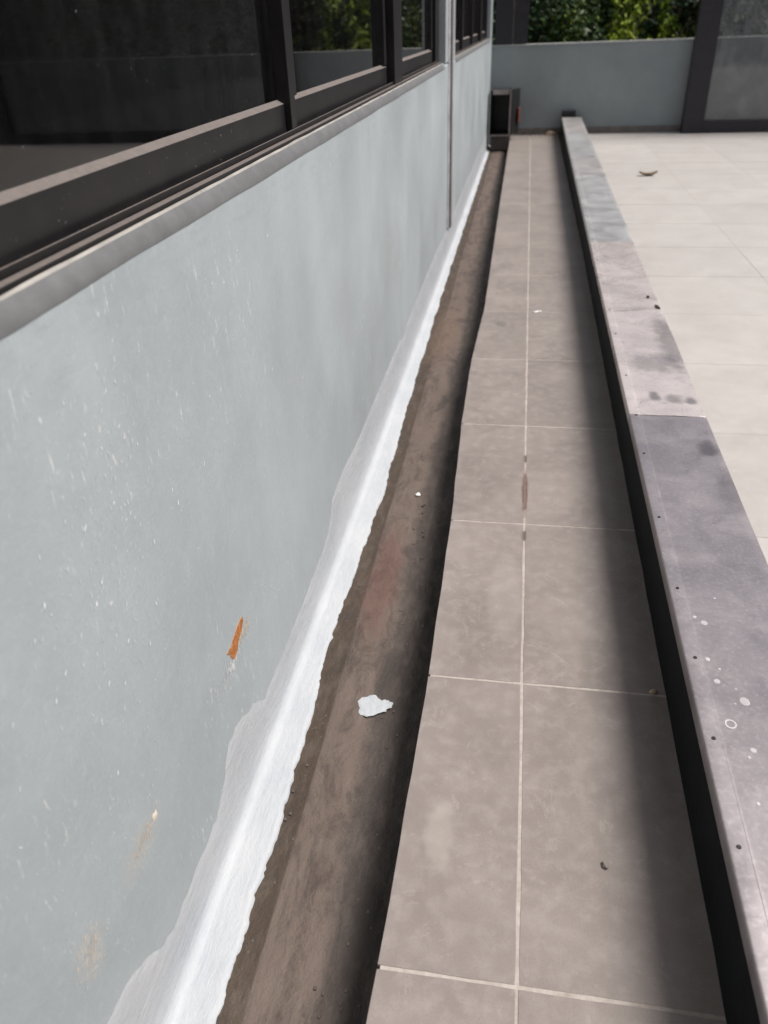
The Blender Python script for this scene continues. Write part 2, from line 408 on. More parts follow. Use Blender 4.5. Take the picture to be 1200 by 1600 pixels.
rs = random.Random(5); gm = MB()
for _ in range(700):
    y = .3+12*rs.random()**1.7; x = rs.choice((-.46, -.43, -.35, -.3, -.24))+rs.gauss(0, .03); q = rs.uniform(.0008, .0026)*(1+.15*y)
    if not -.5 < x < -.2: continue
    gm.box(x-q, x+q, y-q*1.3, y+q*1.3, -.15, -.137-.012*(x+.6)/.425+q*.8, True)
stuff(gm.build('grit', M['slab'], ch))

# white waterproofing coat: up the wall foot, round the cove, out over the mortar
TOP = [(-1.2, .12), (.5, .125), (.60, .120), (.66, .085), (.70, .04), (.76, .004), (.836, .008), (1.03, .019), (1.08, .05), (1.13, .115), (1.16, .115), (1.237, .095), (1.31, .06), (1.37, .014), (1.5, .004),
       (2.05, .011), (2.13, .03), (2.217, .108), (2.4, .118), (2.685, .1), (3.32, .104), (3.80, .1), (3.86, .078), (4.0, .078), (4.04, .1), (5.2, .11), (5.6, .117), (6.0, .085), (6.6, .098), (8, .10), (9.2, .085), (12.8, .09)]
OUT = [(-1.2, -.485), (.67, -.486), (.79, -.490), (1.39, -.493), (1.75, -.512), (2.2, -.505), (2.68, -.492), (3.2, -.505), (3.71, -.515), (5.68, -.53), (8, -.535), (12.8, -.545)]
def itp(T, y):
    for (a, b), (c, d) in zip(T, T[1:]):
        if a <= y <= c: return b + (d-b)*(y-a)/(c-a)
    return T[-1][1]
P = []
ys = []; y = -1.2
while y < 12.78: ys.append(y); y += .006 + .0035*max(0, y)
for y in ys:
    zt = itp(TOP, y) + .006*noise.noise(Vector((y*9, 0, 5))) + .004*noise.noise(Vector((y*45, 0, 5))) + .002*noise.noise(Vector((y*160, 0, 5)))
    xo = itp(OUT, y) + .009*noise.noise(Vector((y*5, 3, 5))) + .006*noise.noise(Vector((y*26, 3, 5))) + .004*noise.noise(Vector((y*90, 3, 5)))
    row = [(XW-.0003, zt+.010), (XW+.0006, zt)]
    for k in range(5): row.append((XW+.0010+.0018*k/4, zt-.002 + (-.10-zt+.002)*k/4))
    for k in range(1, 6):
        a = k/6*math.pi/2; row.append((XW+.0028+.028*(1-math.cos(a)), -.10-.030*math.sin(a)))
    x1 = XW+.031
    for k in range(6):
        x = x1+(xo-x1)*k/5; row.append((x, -.1285 - .002*k/5))
    row.append((xo+.001, -.146))
    P.append([sh((x + .0012*noise.noise(Vector((y*30, z*30, 1))), y, z + (.0022*noise.noise(Vector((x*60, y*28, 8))) if x > XW+.03 and z > -.14 else 0))) for x, z in row])
coat = MB().grid(P).build('waterproof_coating', M['coating'], smooth=True)
tag(coat, 'white waterproofing paint band with ragged edges along the foot of the grey wall', 'paint band')

# ------------------------------------------------------------------ house
ZS = 1.214
house = thing('house', 'pale grey-blue house wall with long dark aluminium windows on the left', 'house', (XW-.4, 5, 0))
hm = house.location
def H(mb, name, mat, parent=None, **k):
    o = mb.build(name, mat, parent or house, **k)
    if parent is None or parent is house: o.matrix_parent_inverse = Matrix.Translation(hm).inverted()
    return o
P = []
wl_ = MB()
YA = [-4 + i*.2 for i in range(85)]
wl_.prism_y([(XW-.2, -.3), (XW, -.3), (XW, ZS), (XW-.014, ZS+.02), (XW-.2, ZS+.02)], -4, 12.80, True, 60)
H(wl_, 'wall', M['wall'])
H(MB().box(XW-.2, XW, 6.12, 6.86, ZS+.0202, 2.35, True), 'wall_pier', M['wall'])
H(MB().box(XW-.2, XW, 12.25, 12.80, ZS+.0202, 2.35, True), 'wall_pier', M['wall'])
H(MB().box(XW-.2, XW, -4, 12.80, 2.3502, 5.2, True), 'wall', M['wall'])
H(MB().box(XW-.6, .95, -4, 12.8, 5.2002, 5.4), 'roof', M['roof'])  # unseen overhang, widened and raised to keep skylight off the walkway
# smeared grey band on the sill chamfer
P = []
for j in range(260):
    y = -3.9+16.1*j/259; wv = .0035*noise.noise(Vector((y*3, 1, 1)))+.0015*noise.noise(Vector((y*14, 1, 1)))
    P.append([sh((XW+.0015, y, ZS-.012+wv)), sh((XW+.002, y, ZS+.001)), sh((XW-.0125, y, ZS+.0215))])
for seg, (a, b) in enumerate(((-3.9, 6.1), (6.88, 12.22))):
    Q = [r for r in P if a <= r[0][1] <= b]
    H(MB().grid(Q), 'sill_band', M['ledge'], smooth=True)
    q = []
    for r in Q:
        y = r[0][1]; h = .004+.0025*noise.noise(Vector((y*7, 5, 1))); cx = XW-.0155
        q.append([sh((cx+.0045*math.cos(a_), y, ZS+.0202+h*math.sin(a_))) for a_ in (0, .8, 1.57, 2.3, 3.14)])
    H(MB().grid(q), 'mortar_bead', M['caulk'], smooth=True)

def window(ya, yb, joints, posts, ends):
    fr = H(MB().box(XW-.0385, XW-.0215, ya, yb, ZS+.0203, ZS+.030, True), 'window', M['alu'], bevel=.0012)
    S = lambda mb, n, mt, **k: H(mb, n, mt, fr, **k)
    S(MB().box(XW-.046, XW-.0415, ya, yb, ZS+.0203, ZS+.041, True), 'track_lip', M['alu'], bevel=.0008)
    S(MB().box(XW-.125, XW-.0465, ya, yb, ZS+.0203, ZS+.025, True), 'track', M['alu'])
    # sashes between verticals
    xs0, xs1 = XW-.085, XW-.062
    for (a, b, off) in joints:
        x0, x1 = xs0-off, xs1-off
        S(MB().prism_y([(x0, ZS+.030), (x1, ZS+.030), (x1, ZS+.104), (x1-.018, ZS+.114), (x0, ZS+.114)], a, b, True), 'sash_rail', M['alu'], bevel=.0009)
        S(MB().box(x0, x1, a, b, 2.27, 2.33, True), 'sash_rail', M['alu'])
        S(MB().box(x0, x1+.0012, a, a+.055, ZS+.1142, 2.27, True), 'sash_stile', M['alu'], bevel=.001)
        S(MB().box(x0, x1+.0012, b-.055, b, ZS+.1142, 2.27, True), 'sash_stile', M['alu'], bevel=.001)
        S(MB().box(x0+.001, x0+.005, a+.055, b-.055, ZS+.1142, 2.27, True), 'glass_pane', M['glass'])
    for (a, b, pr) in posts:
        S(MB().box(XW-.10, XW-.05+pr, a, b, ZS+.0255, 2.335, True), 'window_post', M['alu'], bevel=.0015)
    S(MB().box(XW-.125, XW-.03, ya, yb, 2.336, 2.3501, True), 'window_head', M['alu'])
    return fr
window(-3.9, 6.115, [(-3.8, 2.36, 0), (2.38, 4.03, .004), (4.33, 5.86, 0)], [(-3.9, -3.82, 0), (2.285, 2.335, .006), (4.06, 4.31, .018), (5.90, 6.11, .006)], None)
window(6.865, 12.245, [(6.97, 8.06, 0), (8.10, 9.45, .004), (9.49, 10.6, 0), (10.95, 12.14, 0)], [(6.87, 6.96, .004), (8.02, 8.14, .012), (9.41, 9.53, .006), (10.62, 10.93, .016), (12.16, 12.24, .006)], None)
# dark room behind the glass
H(MB().box(-4.2, -4.1, -4, 12.8, -.3, 3.3), 'inner_wall', M['room'])
H(MB().box(-4.09, XW-.21, -4, 12.8, .3, .4), 'inner_floor', M['room'])
H(MB().box(-4.09, XW-.21, -4, 12.8, 3.1, 3.2), 'inner_ceiling', M['room'])
H(MB().box(-4.09, XW-.21, -4.1, -4.01, .41, 3.09), 'inner_wall', M['room'])
H(MB().box(-4.09, XW-.21, 12.6, 12.7, .41, 3.09), 'inner_wall', M['room'])
# joint cover strip with sealant beads
H(MB().box(XW+.0005, XW+.022, 6.36, 6.47, .095, 2.9, True), 'cover_strip', M['pipe'], bevel=.002)
H(MB().box(XW+.0005, XW+.010, 6.325, 6.3595, .10, 2.9, True), 'sealant_bead', M['sealant'], bevel=.003)
H(MB().box(XW+.0005, XW+.012, 6.4705, 6.52, .12, 2.9, True), 'sealant_bead', M['sealant'], bevel=.003)
# unseen wall added behind the camera to block ambient light
H(MB().box(-.58, 9.2, -4.3, -4.0, -.5, 5.2), 'rear_wall', M_REAR)

# gouges and chips in the plaster
def ragged(cy, cz, pts, name, mat, dx=.0012):
    q = []
    for i in range(len(pts)*3):
        a, b = pts[i//3], pts[(i//3+1) % len(pts)]; f = (i % 3)/3
        q.append((a[0]+(b[0]-a[0])*f+random.uniform(-.004, .004), a[1]+(b[1]-a[1])*f+random.uniform(-.0026, .0026)))
    pts = q
    mb = MB(); n = len(pts); k = []
    for (dy, dz) in pts: k.append(sh((XW+dx, cy+dy, cz+dz)))
    c = sh((XW+dx+.0008, cy, cz)); mb.v = k+[c]+[sh((XW-.001, cy+dy, cz+dz)) for dy, dz in pts]
    for i in range(n):
        mb.f.append((i, (i+1) % n, n)); mb.f.append((i, (i+1) % n, n+1+(i+1) % n, n+1+i))
    return H(mb, name, mat)
ragged(1.262, .312, [(.062, .022), (.060, .012), (.040, -.004), (.022, -.010), (.006, -.026), (-.020, -.034), (-.034, -.018), (-.050, .012), (-.036, .008), (-.010, .014), (.020, .022), (.044, .026)], 'gouge', M['rust'])
def spatter(cy, cz, n, ry, rz, s0, s1, ang, mat, name, aspect=3, px=None, zr=None, par_=None):
    mb = MB()
    for _ in range(n):
        y = random.gauss(cy, ry); z = random.gauss(cz, rz); s = random.uniform(s0, s1); a = random.gauss(ang, .35)
        if px is None and (z > ZS-.03 or z < itp(TOP, y)+.01 or y > 6.2): continue
        if zr and not (zr[0] < z < zr[1] and .6 < y < 3.9): continue
        d = Vector((math.cos(a), math.sin(a))); q = Vector((-d.y, d.x)); k = len(mb.v); w_ = s/random.uniform(1.3, aspect*2)
        for (u, v) in ((-1, 0), (-.4, -.6), (.5, -.45), (1, .1), (.4, .55), (-.5, .5)):
            p = Vector((y, z))+d*(u*s*random.uniform(.7, 1.1))+q*(v*w_); mb.v.append(sh((XW+.0009 if px is None else px, p.x, p.y)))
        mb.f.append(tuple(range(k, k+6)))
    return H(mb, name, mat)
WC = bpy.data.objects['window']
for cy_, n_ in ((1.1, 40), (1.9, 45), (3.0, 40)):
    stuff(spatter(cy_, ZS+.06, n_, .35, .03, .0006, .0022, 1.2, M['scratch'], 'dust_specks', 4, XW-.0605, (ZS+.032, ZS+.102)))
    stuff(spatter(cy_, ZS+.20, n_//2, .35, .08, .0008, .003, 1.3, M['drop'], 'dust_specks', 6, XW-.0785, (ZS+.118, ZS+.5)))
stuff(spatter(1.235, .278, 150, .03, .014, .0025, .009, 1.1, M['scratch'], 'plaster_chips'))
stuff(spatter(1.305, .298, 150, .026, .007, .002, .008, 1.0, M['chip'], 'plaster_chips'))
stuff(spatter(1.12, .30, 28, .03, .02, .002, .007, .9, M['scratch'], 'plaster_chips'))
ragged(.807, .301, [(.006, .006), (.008, -.002), (.003, -.008), (-.004, -.006), (-.007, .001), (-.002, .007)], 'gouge', M['chip'])
stuff(spatter(.765, .298, 170, .026, .009, .001, .0048, 1.0, M['chip'], 'plaster_chips'))
stuff(spatter(.565, .296, 150, .018, .020, .001, .0042, 1.0, M['chip'], 'plaster_chips'))
stuff(spatter(1.6, .27, 70, .1, .05, .0012, .006, 1.2, M['scratch'], 'scratches', 4))
stuff(spatter(.90, .84, 420, .12, .14, .001, .0068, 1.1, M['scratch'], 'scratches', 6))
stuff(spatter(1.1, .85, 260, .35, .18, .0008, .005, .9, M['scratch'], 'scratches', 5))
stuff(spatter(.74, .55, 160, .10, .14, .0008, .006, 1.2, M['scratch'], 'scratches', 5))
stuff(spatter(1.9, .8, 40, .4, .2, .001, .006, 1.2, M['scratch'], 'scratches', 5))

# beige panels added to stand in for reflections in the far window
for k, (a, b) in enumerate(((8.2, 9.3), (9.6, 10.55), (11.0, 12.05))):
    P = []
    for z in (.45, 2.4):
        P.append([sh((XW-.20+.03*math.sin(i*1.3), a+(b-a)*i/40, z)) for i in range(41)])
    o = MB().grid(P).build('curtain', M['curtain'], smooth=True)
    tag(o, ['beige curtain behind the far window, nearest of three', 'beige curtain in the middle of the far window', 'beige curtain at the far end of the window, by the corner'][k], 'curtain', 'curtains in the far window')

# ------------------------------------------------------------------ far parapet and side parapet
par = thing('parapet_wall', 'grey-green plastered parapet wall closing the far end of the terrace', 'wall', (0, 12.8, 0))
def PP(mb, n, mt, par=par, **k):
    o = mb.build(n, mt, par, **k); o.matrix_parent_inverse = Matrix.Translation(par.location).inverted(); return o
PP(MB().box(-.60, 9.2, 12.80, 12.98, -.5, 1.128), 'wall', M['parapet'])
PP(MB().box(-.60, 9.2, 12.79, 12.99, 1.1282, 1.142), 'coping', M['coping'], bevel=.003)
for i in range(12):
    x0 = -.165+.78*i; PP(MB().box(x0, min(x0+.776, 9.18), 12.788, 12.7998, .0005, .088), 'skirting_tile', M['skirt'], bevel=.002)
side = thing('parapet_wall', 'low grey parapet along the right side of the terrace, seen only in the window glass', 'wall', (9.3, 5, 0))
PP(MB().box(9.21, 9.4, -4, 12.78, -.5, 1.13), 'wall', M['parapet'], side)
# dark steel columns on the parapet by the corner
for x0, x1, lab in ((-.50, -.262, 'wide black steel column on the parapet, right in the corner by the house'), (-.238, -.05, 'narrower black steel column on the parapet, just right of the corner column')):
    o = MB().box(x0, x1, 12.81, 12.95, 1.1425, 3.6).build('steel_column', M['steel'], bevel=.004); tag(o, lab, 'column')
o = MB().box(-.2585, -.2415, 12.84, 12.90, 1.1425, 3.6).build('metal_trim', M['rim']); tag(o, 'thin pale metal trim between the two black corner columns', 'trim')

# big glazed steel frame standing against the parapet
fr = thing('glazed_steel_frame', 'large dark steel frame glazed with dusty glass standing before the far parapet', 'frame', (2.2, 12.6, 0))
FY0, FY1 = 12.58, 12.72
PP(MB().box(2.16, 2.44, FY0, FY1, .001, 3.2), 'post', M['steel'], fr, bevel=.004)
PP(MB().box(6.9, 7.18, FY0, FY1, .001, 3.2), 'post', M['steel'], fr, bevel=.004)
PP(MB().box(2.441, 6.899, FY0, FY1, .001, .155), 'bottom_rail', M['steel'], fr, bevel=.004)
PP(MB().box(2.441, 6.899, FY0, FY1, 3.0, 3.2), 'top_rail', M['steel'], fr, bevel=.004)
PP(MB().box(2.441, 6.899, 12.64, 12.648, .156, 2.999), 'glass_pane', M['glass_door'], fr)

# ------------------------------------------------------------------ curb with metal capping
curb = thing('low_curb_wall', 'low black curb capped with bent zinc sheets between the two tiled floors', 'curb', (.45, 5, 0))
def CX(y): return .428+.0057*y
CH = .033                               # the curb top above .20
def cs(x, y, z): return (CX(y)+x, y, z)
P = MB()
n = 60
for (xa, za, xb, zb, mt, nm) in ((.002, .002, .002, .193, 'bitumen', 'curb_core'),):
    prof = [(.001, .002), (.262, .002), (.262, .192+CH), (.004, .192+CH)]
    mb = MB(); k = 4
    for j in range(121):
        y = -1.5+14.28*j/120
        for (x, z) in prof: mb.v.append(cs(x+(.0025*noise.noise(Vector((y*6, z*20, 3))) if x < .1 else 0), y, z))
    for j in range(120):
        for i in range(4): a = j*4+i; b = j*4+(i+1) % 4; mb.f.append((a, b, b+4, a+4))
    mb.f.append((3, 2, 1, 0)); mb.f.append(tuple(480+i for i in range(4)))
    PP(mb, nm, M[mt], curb)
SEAMS = [(-1.5, 2.73, 'sheet_mauve'), (2.73, 3.93, 'sheet_bright'), (3.93, 5.35, 'sheet_bright'), (5.35, 7.82, 'sheet_grey'), (7.82, 8.97, 'sheet_dull'), (8.97, 10.9, 'sheet_grey'), (10.9, 12.62, 'sheet_dull')]
LAB = {1: 'bright pinkish sheet with a dark patch', 2: 'bright pinkish sheet with a lifted edge', 3: 'plain blue-grey sheet', 0: 'long mauve-grey sheet spotted with white drops'}
sheets = []
for si, (a, b, mt) in enumerate(SEAMS):
    W = .266; prof = [(-.006, .165), (-.006, .2005), (-.0055, .2018), (-.004, .2022), (-.001, .2023), (.027, .2025), (.0285, .2022), (.0292, .2012), (.031, .2006), (.036, .2005)]
    prof += [(.034+(W-.038)*i/10, .2005) for i in range(1, 11)] + [(W, .199), (W+.001, .187)]
    P = []; nj = max(14, int((b-a)*26)); yy_ = [a+.001+(b-a-.002)*j/nj for j in range(nj+1)]; yy_ = sorted(yy_+[a+.004, a+.008, a+.014, b-.004, b-.008, b-.014])
    for y in yy_:
        row = []
        for pi, (x, z) in enumerate(prof):
            dz = 0
            if z > .18:
                k = min(1, max(0, (x-.03)/.05))
                dz += .0022*k*noise.noise(Vector((x*7, y*2.3, si))) + .0008*k*noise.noise(Vector((x*20, y*11, si)))
                if si == 1: dz += .006*k*math.exp(-((y-3.45)/.25)**2)*x/.27
                if si in (1, 2): dz += .017*math.exp(-((y-3.93)/(.06 if si == 1 else .03))**2)*(max(0, x)/.27)**1.2
                if si == 2: dz += 0
                if si == 2 and y < 4.18: dz += .004*math.sin((y-3.93)/.25*math.pi)*k
            row.append(cs(x, y, z+dz+CH))
        P.append(row)
    o = PP(MB().grid(P), 'metal_sheet', M[mt], curb, smooth=True)
    md = o.modifiers.new('thick', 'SOLIDIFY'); md.thickness = .0009; md.offset = -1
    if si in LAB: o['label'] = LAB[si]
    sheets.append(o)
    # seam lip
def disc(r, n=12, h=.001, ring=0, jit=.15, seed=0):
    mb = MB(); rs = random.Random(seed); J = [1+rs.uniform(-jit, jit) for _ in range(n)]
    if ring:
        for rr, z in ((r, 0), (r*.97, h), (r*ring, h), (r*ring*.97, 0)):
            mb.v += [(rr*J[i]*math.cos(i*2*math.pi/n), rr*J[i]*math.sin(i*2*math.pi/n), z) for i in range(n)]
        for k in range(3):
            for i in range(n): a = k*n+i; b = k*n+(i+1) % n; mb.f.append((a, b, b+n, a+n))
    else:
        mb.v += [(r*J[i]*math.cos(i*2*math.pi/n), r*J[i]*math.sin(i*2*math.pi/n), 0) for i in range(n)]
        mb.v += [(r*.85*J[i]*math.cos(i*2*math.pi/n), r*.85*J[i]*math.sin(i*2*math.pi/n), h) for i in range(n)]
        for i in range(n): a = i; b = (i+1) % n; mb.f.append((a, b, b+n, a+n))
        mb.f.append(tuple(range(n, 2*n)))
    return mb
def onsheet(y, x): return (CX(y)+x, y)
def addon(mb, name, mat, x, y, z, parent, rz=0, sc=(1,1,1)):
    o = mb.build(name, mat, parent)
    o.location = (x, y, z); o.rotation_euler = (0, 0, rz); o.scale = sc; return o
for y in (.62, .93, 1.18, 1.42, 1.68, 2.02, 2.42, 2.72, 3.1, 3.6, 3.95, 4.4, 4.9, 5.4, 6.1, 7.0):
    sh_ = sheets[[i for i, s in enumerate(SEAMS) if s[0] <= y < s[1]][0]]
    x, yy = onsheet(y, .014+random.uniform(-.003, .003))
    mb = disc(.0048, 8, .002, jit=0); addon(mb, 'screw', M['bolt'], x, yy, .2042+CH-.002, sh_)
for i, (x, y, r, ring) in enumerate(((.488, 1.62, .0045, 0), (.507, 1.60, .009, 0), (.492, 1.47, .0065, 0), (.499, 1.40, .0075, 0), (.545, 1.345, .011, 0), (.503, 1.275, .013, .72), (.533, 1.21, .0065, 0), (.521, 1.19, .004, 0),
        (.513, 1.08, .004, 0), (.53, 1.055, .004, 0), (.512, 1.44, .003, 0), (.55, 1.7, .003, 0), (.524, 1.335, .003, 0), (.558, 1.1, .004, 0), (.535, 1.38, .003, 0), (.62, 1.17, .006, 0), (.47, 1.98, .006, 0), (.54, .98, .004, 0))):
    addon(disc(r, 26, .0008, ring, .05, i), 'dried_drop', M['drop'], x-.012, y-.05, .2022+CH-.0015, sheets[0], random.uniform(0, 3), (1, random.uniform(.8, 1.2), 1))
# small bolt and clamp on the lifted sheet
o = disc(.008, 8, .010, jit=.02).build('bolt', M['bolt'], loc=(.672, 4.154, .203+CH)); tag(o, 'small black bolt head on the bright zinc sheet near its right edge', 'bolt')
o = MB().prism_z([(0, 0), (.010, -.012), (.020, -.026), (.018, .006), (.008, .026), (-.001, .014)], 0, .010).build('metal_clip', M['bolt'], loc=(.680, 3.95, .214+CH)); tag(o, 'black bent clip under the lifted zinc sheet edge', 'clip')
# dark cap at the far end
o = MB().box(.495, .69, 12.66, 12.77, .0, .31).box(.69, .78, 12.68, 12.75, .14, .225).build('end_block', M['black'], bevel=.006)
tag(o, 'small black block closing the far end of the zinc-capped curb', 'block')

# ------------------------------------------------------------------ black metal box at the channel's end
bx = thing('metal_box', 'open black metal box with a hinged door standing at the far end of the channel', 'box', (-.36, 12.3, .06))
bx0, bx1, by0, by1, bz0, bz1 = -.505, -.225, 12.15, 12.6, .075, .63
def BX(mb, n, mt, **k):
    o = mb.build(n, mt, bx, **k); o.matrix_parent_inverse = Matrix.Translation(bx.location).inverted(); return o
BX(MB().box(bx0, bx0+.012, by0, by1, bz0, bz1), 'side_panel', M['black'])
BX(MB().box(bx1-.012, bx1, by0, by1, bz0, bz1), 'side_panel', M['black'])
BX(MB().box(bx0+.0122, bx1-.0122, by0, by1, bz0, bz0+.012), 'bottom_panel', M['black'])
BX(MB().box(bx0+.0122, bx1-.0122, by0+.004, by1, bz1-.014, bz1-.002), 'top_panel', M['black'])
BX(MB().box(bx0+.0122, bx1-.0122, by1-.012, by1-.001, bz0+.0122, bz1-.0142), 'back_panel', M['black'])
BX(MB().box(bx0+.03, bx1-.03, by0-.012, by0-.001, bz1-.05, bz1+.005), 'top_flange', M['rim'])
BX(MB().box(bx1-.014, bx1+.004, by0-.010, by0-.001, bz0, bz1+.004), 'rim', M['rim'])
BX(MB().box(bx0+.012, bx1-.014, by0-.010, by0-.001, bz0-.012, bz0+.004), 'rim', M['rim'])
th = R(24)
d = MB().box(0, .25, -.012, 0, bz0, bz1+.01)
d.v = [(bx1+.006+p[0]*math.sin(th), by0+p[0]*math.cos(th)-p[1]*0, p[2]) if p[1] > -.006 else (bx1+.006+p[0]*math.sin(th)+.012, by0+p[0]*math.cos(th), p[2]) for p in d.v]
BX(d, 'door', M['black'])
BX(MB().box(-.118, -.098, 12.28, 12.36, .22, .40), 'handle', M['red'], bevel=.006)
for zz in (.04,):
    pr = MB().box(bx0+.02, bx1-.02, by0+.05, by1-.02, -.125, .062)
    BX(pr, 'base', M['slab'])

# ------------------------------------------------------------------ little things lying about
def blob_mesh(nm, mat, r, sc, seed, loc, rz=0):
    bm = bmesh.new(); bmesh.ops.create_icosphere(bm, subdivisions=2, radius=r)
    for v in bm.verts:
        v.co *= 1+.45*noise.noise(v.co/r*1.3+Vector((seed, 0, 0))); v.co = Vector((v.co.x*sc[0], v.co.y*sc[1], v.co.z*sc[2]))
    me = bpy.data.meshes.new(nm); bm.to_mesh(me); bm.free(); me.materials.append(mat)
    o = bpy.data.objects.new(nm, me); COL.objects.link(o); o.location = loc; o.rotation_euler = (0, 0, rz); return o
# spilt white paint in the channel
OUTL = [(-0.0542, 0.0083), (-0.0534, 0.0214), (-0.0455, 0.0268), (-0.0303, 0.0331), (-0.0138, 0.0418), (-0.0034, 0.0431), (0.0048, 0.0331), (0.0161, 0.0237), (0.0273, 0.0294), (0.0429, 0.0227), (0.0513, 0.0152), (0.0481, -0.0002), (0.039, -0.0035), (0.0344, -0.0147), (0.0198, -0.0228), (0.0056, -0.033), (-0.0091, -0.0401), (-0.0292, -0.0385), (-0.0407, -0.0326), (-0.0411, -0.0137)]
mb = MB(); n = len(OUTL)*4; ring = []
for i in range(n):
    a, b = OUTL[i//4], OUTL[(i//4+1) % len(OUTL)]; f = (i % 4)/4
    x, y = a[0]+(b[0]-a[0])*f, a[1]+(b[1]-a[1])*f
    k = 1+.10*noise.noise(Vector((x*160, y*160, 3))); ring.append((x*k, y*k))
for sc_, dz in ((1, 0), (.93, .0016), (.55, .0024)): mb.v += [(x*sc_, y*sc_, dz+.0006*noise.noise(Vector((x*90, y*90, 0)))) for x, y in ring]
mb.v.append((0, 0, .0025))
for k in range(2):
    for i in range(n): a = k*n+i; b = k*n+(i+1) % n; mb.f.append((a, b, b+n, a+n))
for i in range(n): mb.f.append((2*n+i, 2*n+(i+1) % n, 3*n))
o = mb.build('paint_splash', M['coating'], smooth=True, loc=(-0.332, 1.529, -.1395)); tag(o, 'splash of white paint with ragged edges on the brown channel floor', 'paint spill')
o = blob_mesh('paint_lump', M['white'], .009, (1, 1.3, .35), 2, (-.351, 2.69, -.1375)); tag(o, 'small white paint blob farther along the channel floor', 'paint spill')
o = blob_mesh('pebble', M['stone'], .008, (.7, 1.2, .7), 5, (.247, 1.021, .004), .4); tag(o, 'small grey pebble on the walkway tile in the foreground', 'pebble')
o = blob_mesh('pebble', M['tarpaper'], .008, (1.3, .8, .6), 8, (.407, 1.537, .004), .4); tag(o, 'tiny brown stone in the shadow at the foot of the curb', 'pebble')
o = blob_mesh('plaster_flake', M['sealant'], .022, (1.3, .5, .15), 6, (.125, 4.62, .003), .5); tag(o, 'white plaster flake on the walkway near a tile joint', 'flake')
o = blob_mesh('mortar_lump', M['tarpaper'], .07, (1.2, .8, .5), 9, (.36, 12.7, .02)); tag(o, 'beige lump of mortar against the skirting at the end of the walkway', 'lump')
# curled dry leaf on the bright floor
P = []
for j in range(17):
    u = j/16*2-1; wv = .035*(1-u*u)**.5+.003; row = []
    for i in range(7):
        s = i/6*2-1
        row.append((u*.095, s*wv, .004+.030*abs(u)**2.2+.022*s*s*(1-abs(u)*.3)+.004*noise.noise(Vector((u*4, s*3, 1)))))
    P.append(row)
o = MB().grid(P).build('dry_leaf', M['leaf_dry'], smooth=True, loc=(1.309, 9.22, 0), rot=(0, 0, .05)); o.modifiers.new('t', 'SOLIDIFY').thickness = .0012
tag(o, 'curled brown dry leaf lying alone on the bright tiled floor', 'leaf')

# ------------------------------------------------------------------ trees beyond the parapet
def crown_mesh(name, mat, rad, h, n, seed, droop=.6, size=.09):
    rg = np.random.default_rng(seed); sprays = int(n/14)
    V = []; F = []; k = 0
    for s in range(sprays):
        d = rg.normal(size=3); d /= np.linalg.norm(d); rr = rg.uniform(.35, 1)**.5
        c = np.array([d[0]*rad*rr, d[1]*rad*rr, h*.5+d[2]*h*.5*rr]) * (1+.22*math.sin(d[0]*5+seed)+.15*math.sin(d[2]*7+d[1]*4))
        out = np.array([d[0], d[1], 0]); out /= (np.linalg.norm(out)+1e-6)
        L = rg.uniform(.25, .5)
        for q in range(14):
            t_ = q/13; p = c+out*L*t_+np.array([0, 0, -droop*L*t_*t_*1.5])+rg.normal(size=3)*.02
            a = rg.uniform(0, 6.28); tip = out*.5+np.array([math.cos(a), math.sin(a), -.9*droop])*1.0; tip /= np.linalg.norm(tip)
            side = np.cross(tip, rg.normal(size=3)); side /= np.linalg.norm(side)
            l = size*rg.uniform(.7, 1.4); wd = l*.16
            V += [p, p+tip*l*.45+side*wd, p+tip*l, p+tip*l*.45-side*wd]; F.append((k, k+1, k+2, k+3)); k += 4
    me = bpy.data.meshes.new(name); me.from_pydata([tuple(v) for v in V], [], F); me.materials.append(mat); me.update(); return me
def trunk_mesh(h, r, seed):
    mb = MB(); n = 8
    def limb(p0, p1, r0, r1, seg=4):
        ax = (p1-p0).normalized(); u = ax.orthogonal().normalized(); v = ax.cross(u); k = len(mb.v)
        for j in range(seg+1):
            t_ = j/seg; c = p0.lerp(p1, t_)+Vector((noise.noise(Vector((t_*2, seed, 0))), noise.noise(Vector((t_*2, seed, 5))), 0))*.08*t_
            rr = r0+(r1-r0)*t_
            for i in range(n): a = i*2*math.pi/n; mb.v.append(tuple(c+u*rr*math.cos(a)+v*rr*math.sin(a)))
        for j in range(seg):
            for i in range(n): a = k+j*n+i; b = k+j*n+(i+1) % n; mb.f.append((a, b, b+n, a+n))
    limb(Vector((0, 0, 0)), Vector((0, 0, h)), r, r*.45, 6)
    rs = random.Random(seed)
    for i in range(6):
        a = i*1.1+rs.random(); z0 = h*(.4+.1*i); limb(Vector((0, 0, z0)), Vector((math.cos(a)*.8, math.sin(a)*.8, z0+.7)), r*.4, r*.12)
    return mb.mesh('trunk', M['bark'], True)
CM = {}
for kk, mt, n, sd_, dr, sz in (('dark', 'leaf_dark', 14000, 1, .5, .12), ('bright', 'leaf_bright', 9000, 2, 1.0, .14), ('mid', 'leaf_mid', 12000, 3, .7, .12), ('brown', 'leaf_brown', 9000, 4, .8, .12)):
    CM[kk] = crown_mesh('crown', M[mt], 1.25, 3.0, n, sd_, dr, sz)
TM = [trunk_mesh(2.6, .11, s) for s in range(3)]
def tree(x, y, kind, s, lab, grp=None, zs=1, low=0):
    t_ = thing('tree', lab, 'tree', (x, y, -.6), random.uniform(0, 6), grp); t_.scale = (s, s, s*zs)
    a = bpy.data.objects.new('trunk', TM[int(abs(x*7)) % 3]); b = bpy.data.objects.new('crown', CM[kind])
    for q in (a, b): COL.objects.link(q); q.parent = t_
    b.location = (0, 0, .55-low); return t_
tree(-.1, 15.2, 'dark', .95, 'dark leafy tree close behind the two black columns')
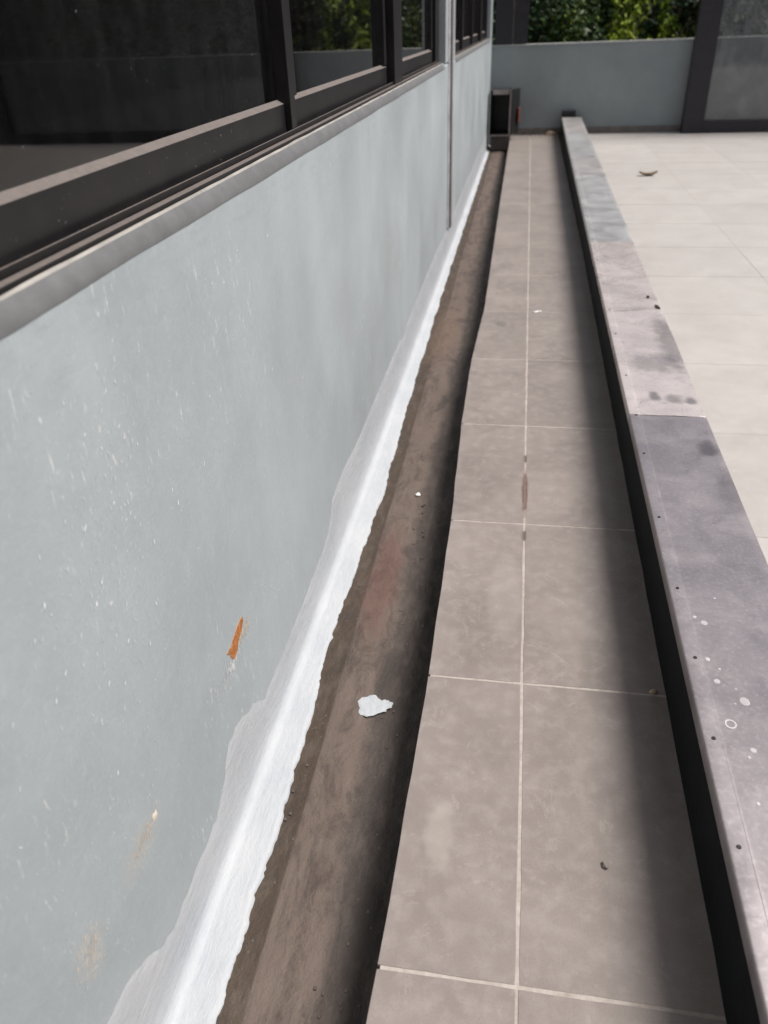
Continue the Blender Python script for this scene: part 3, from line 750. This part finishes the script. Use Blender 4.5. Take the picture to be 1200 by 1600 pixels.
tree(.25, 15.2, 'mid', .8, 'mid-green bush behind the parapet, left of the yellow-green ones')
tree(1.0, 15.0, 'bright', .64, 'bright yellow-green drooping bush, left of two behind the parapet')
tree(1.8, 14.8, 'bright', .68, 'bright yellow-green drooping bush, right of two beside the steel post')
tree(2.3, 15.6, 'dark', 1.0, 'dark leafy tree behind the steel frame post')
tree(3.2, 15.2, 'brown', .95, 'olive-brown bush seen through the glass of the steel frame')
tree(3.9, 15.6, 'mid', 1.0, 'mid-green tree beyond the far right end of the steel frame glass')
TL = ['dark tree past the olive-brown bush, reflected nearest the second window stile', 'mid-green tree reflected in the middle of the front window pane', 'low yellow-green bush reflected above the parapet in the front pane',
      'tall dark tree at the outer corner of the terrace, reflected in the front pane', 'olive-brown tree beyond the outer terrace corner, reflected in the front pane', 'dark tree beside the far end of the right parapet',
      'mid-green tree beside the middle of the right parapet', 'dark tree beside the near part of the right parapet', 'big mid-green tree farthest back beyond the outer corner']
for i, (x, y, kd, s) in enumerate(((5.4, 15.2, 'dark', 1.1), (6.9, 15.8, 'mid', .9), (7.2, 14.6, 'bright', .5), (8.6, 15.4, 'dark', 1.3), (10.6, 15.0, 'brown', 1.0), (11.6, 12.5, 'dark', 1.2), (11.5, 9.5, 'mid', 1.2), (11.8, 6.5, 'dark', 1.1), (12.0, 17, 'mid', 1.4))):
    tree(x, y, kd, s, TL[i], 'trees reflected in the windows')
# the wood behind them
rg = np.random.default_rng(11); V = []; F = []
N = 60000
ang = rg.uniform(0, 1, N)
px = np.where(ang < .72, -9+ang/.72*27, 17+rg.normal(size=N)*1.2); py = np.where(ang < .72, 19+rg.normal(size=N)*.9, 19-(ang-.72)/.28*22)
top = 3.3+.9*np.sin(px*.9)+.7*np.sin(py*1.3+2)+.5*np.sin(px*2.3+1)
pz = -.5+rg.uniform(0, 1, N)**.8*(top+.5)
d1 = rg.normal(size=(N, 3)); d1[:, 2] -= .6; d1 /= np.linalg.norm(d1, axis=1)[:, None]
d2 = np.cross(d1, rg.normal(size=(N, 3))); d2 /= np.linalg.norm(d2, axis=1)[:, None]
L = rg.uniform(.14, .30, N)[:, None]; c = np.stack([px, py, pz], 1)
verts = np.stack([c, c+d1*L*.5+d2*L*.28, c+d1*L, c+d1*L*.5-d2*L*.28], 1).reshape(-1, 3)
me = bpy.data.meshes.new('woodland'); me.from_pydata(verts.tolist(), [], np.arange(N*4).reshape(-1, 4).tolist()); me.materials.append(M['leaf_dark'])
o = bpy.data.objects.new('woodland', me); COL.objects.link(o); tag(o, 'dense dark green wood beyond the garden trees', 'woodland', kind='stuff')
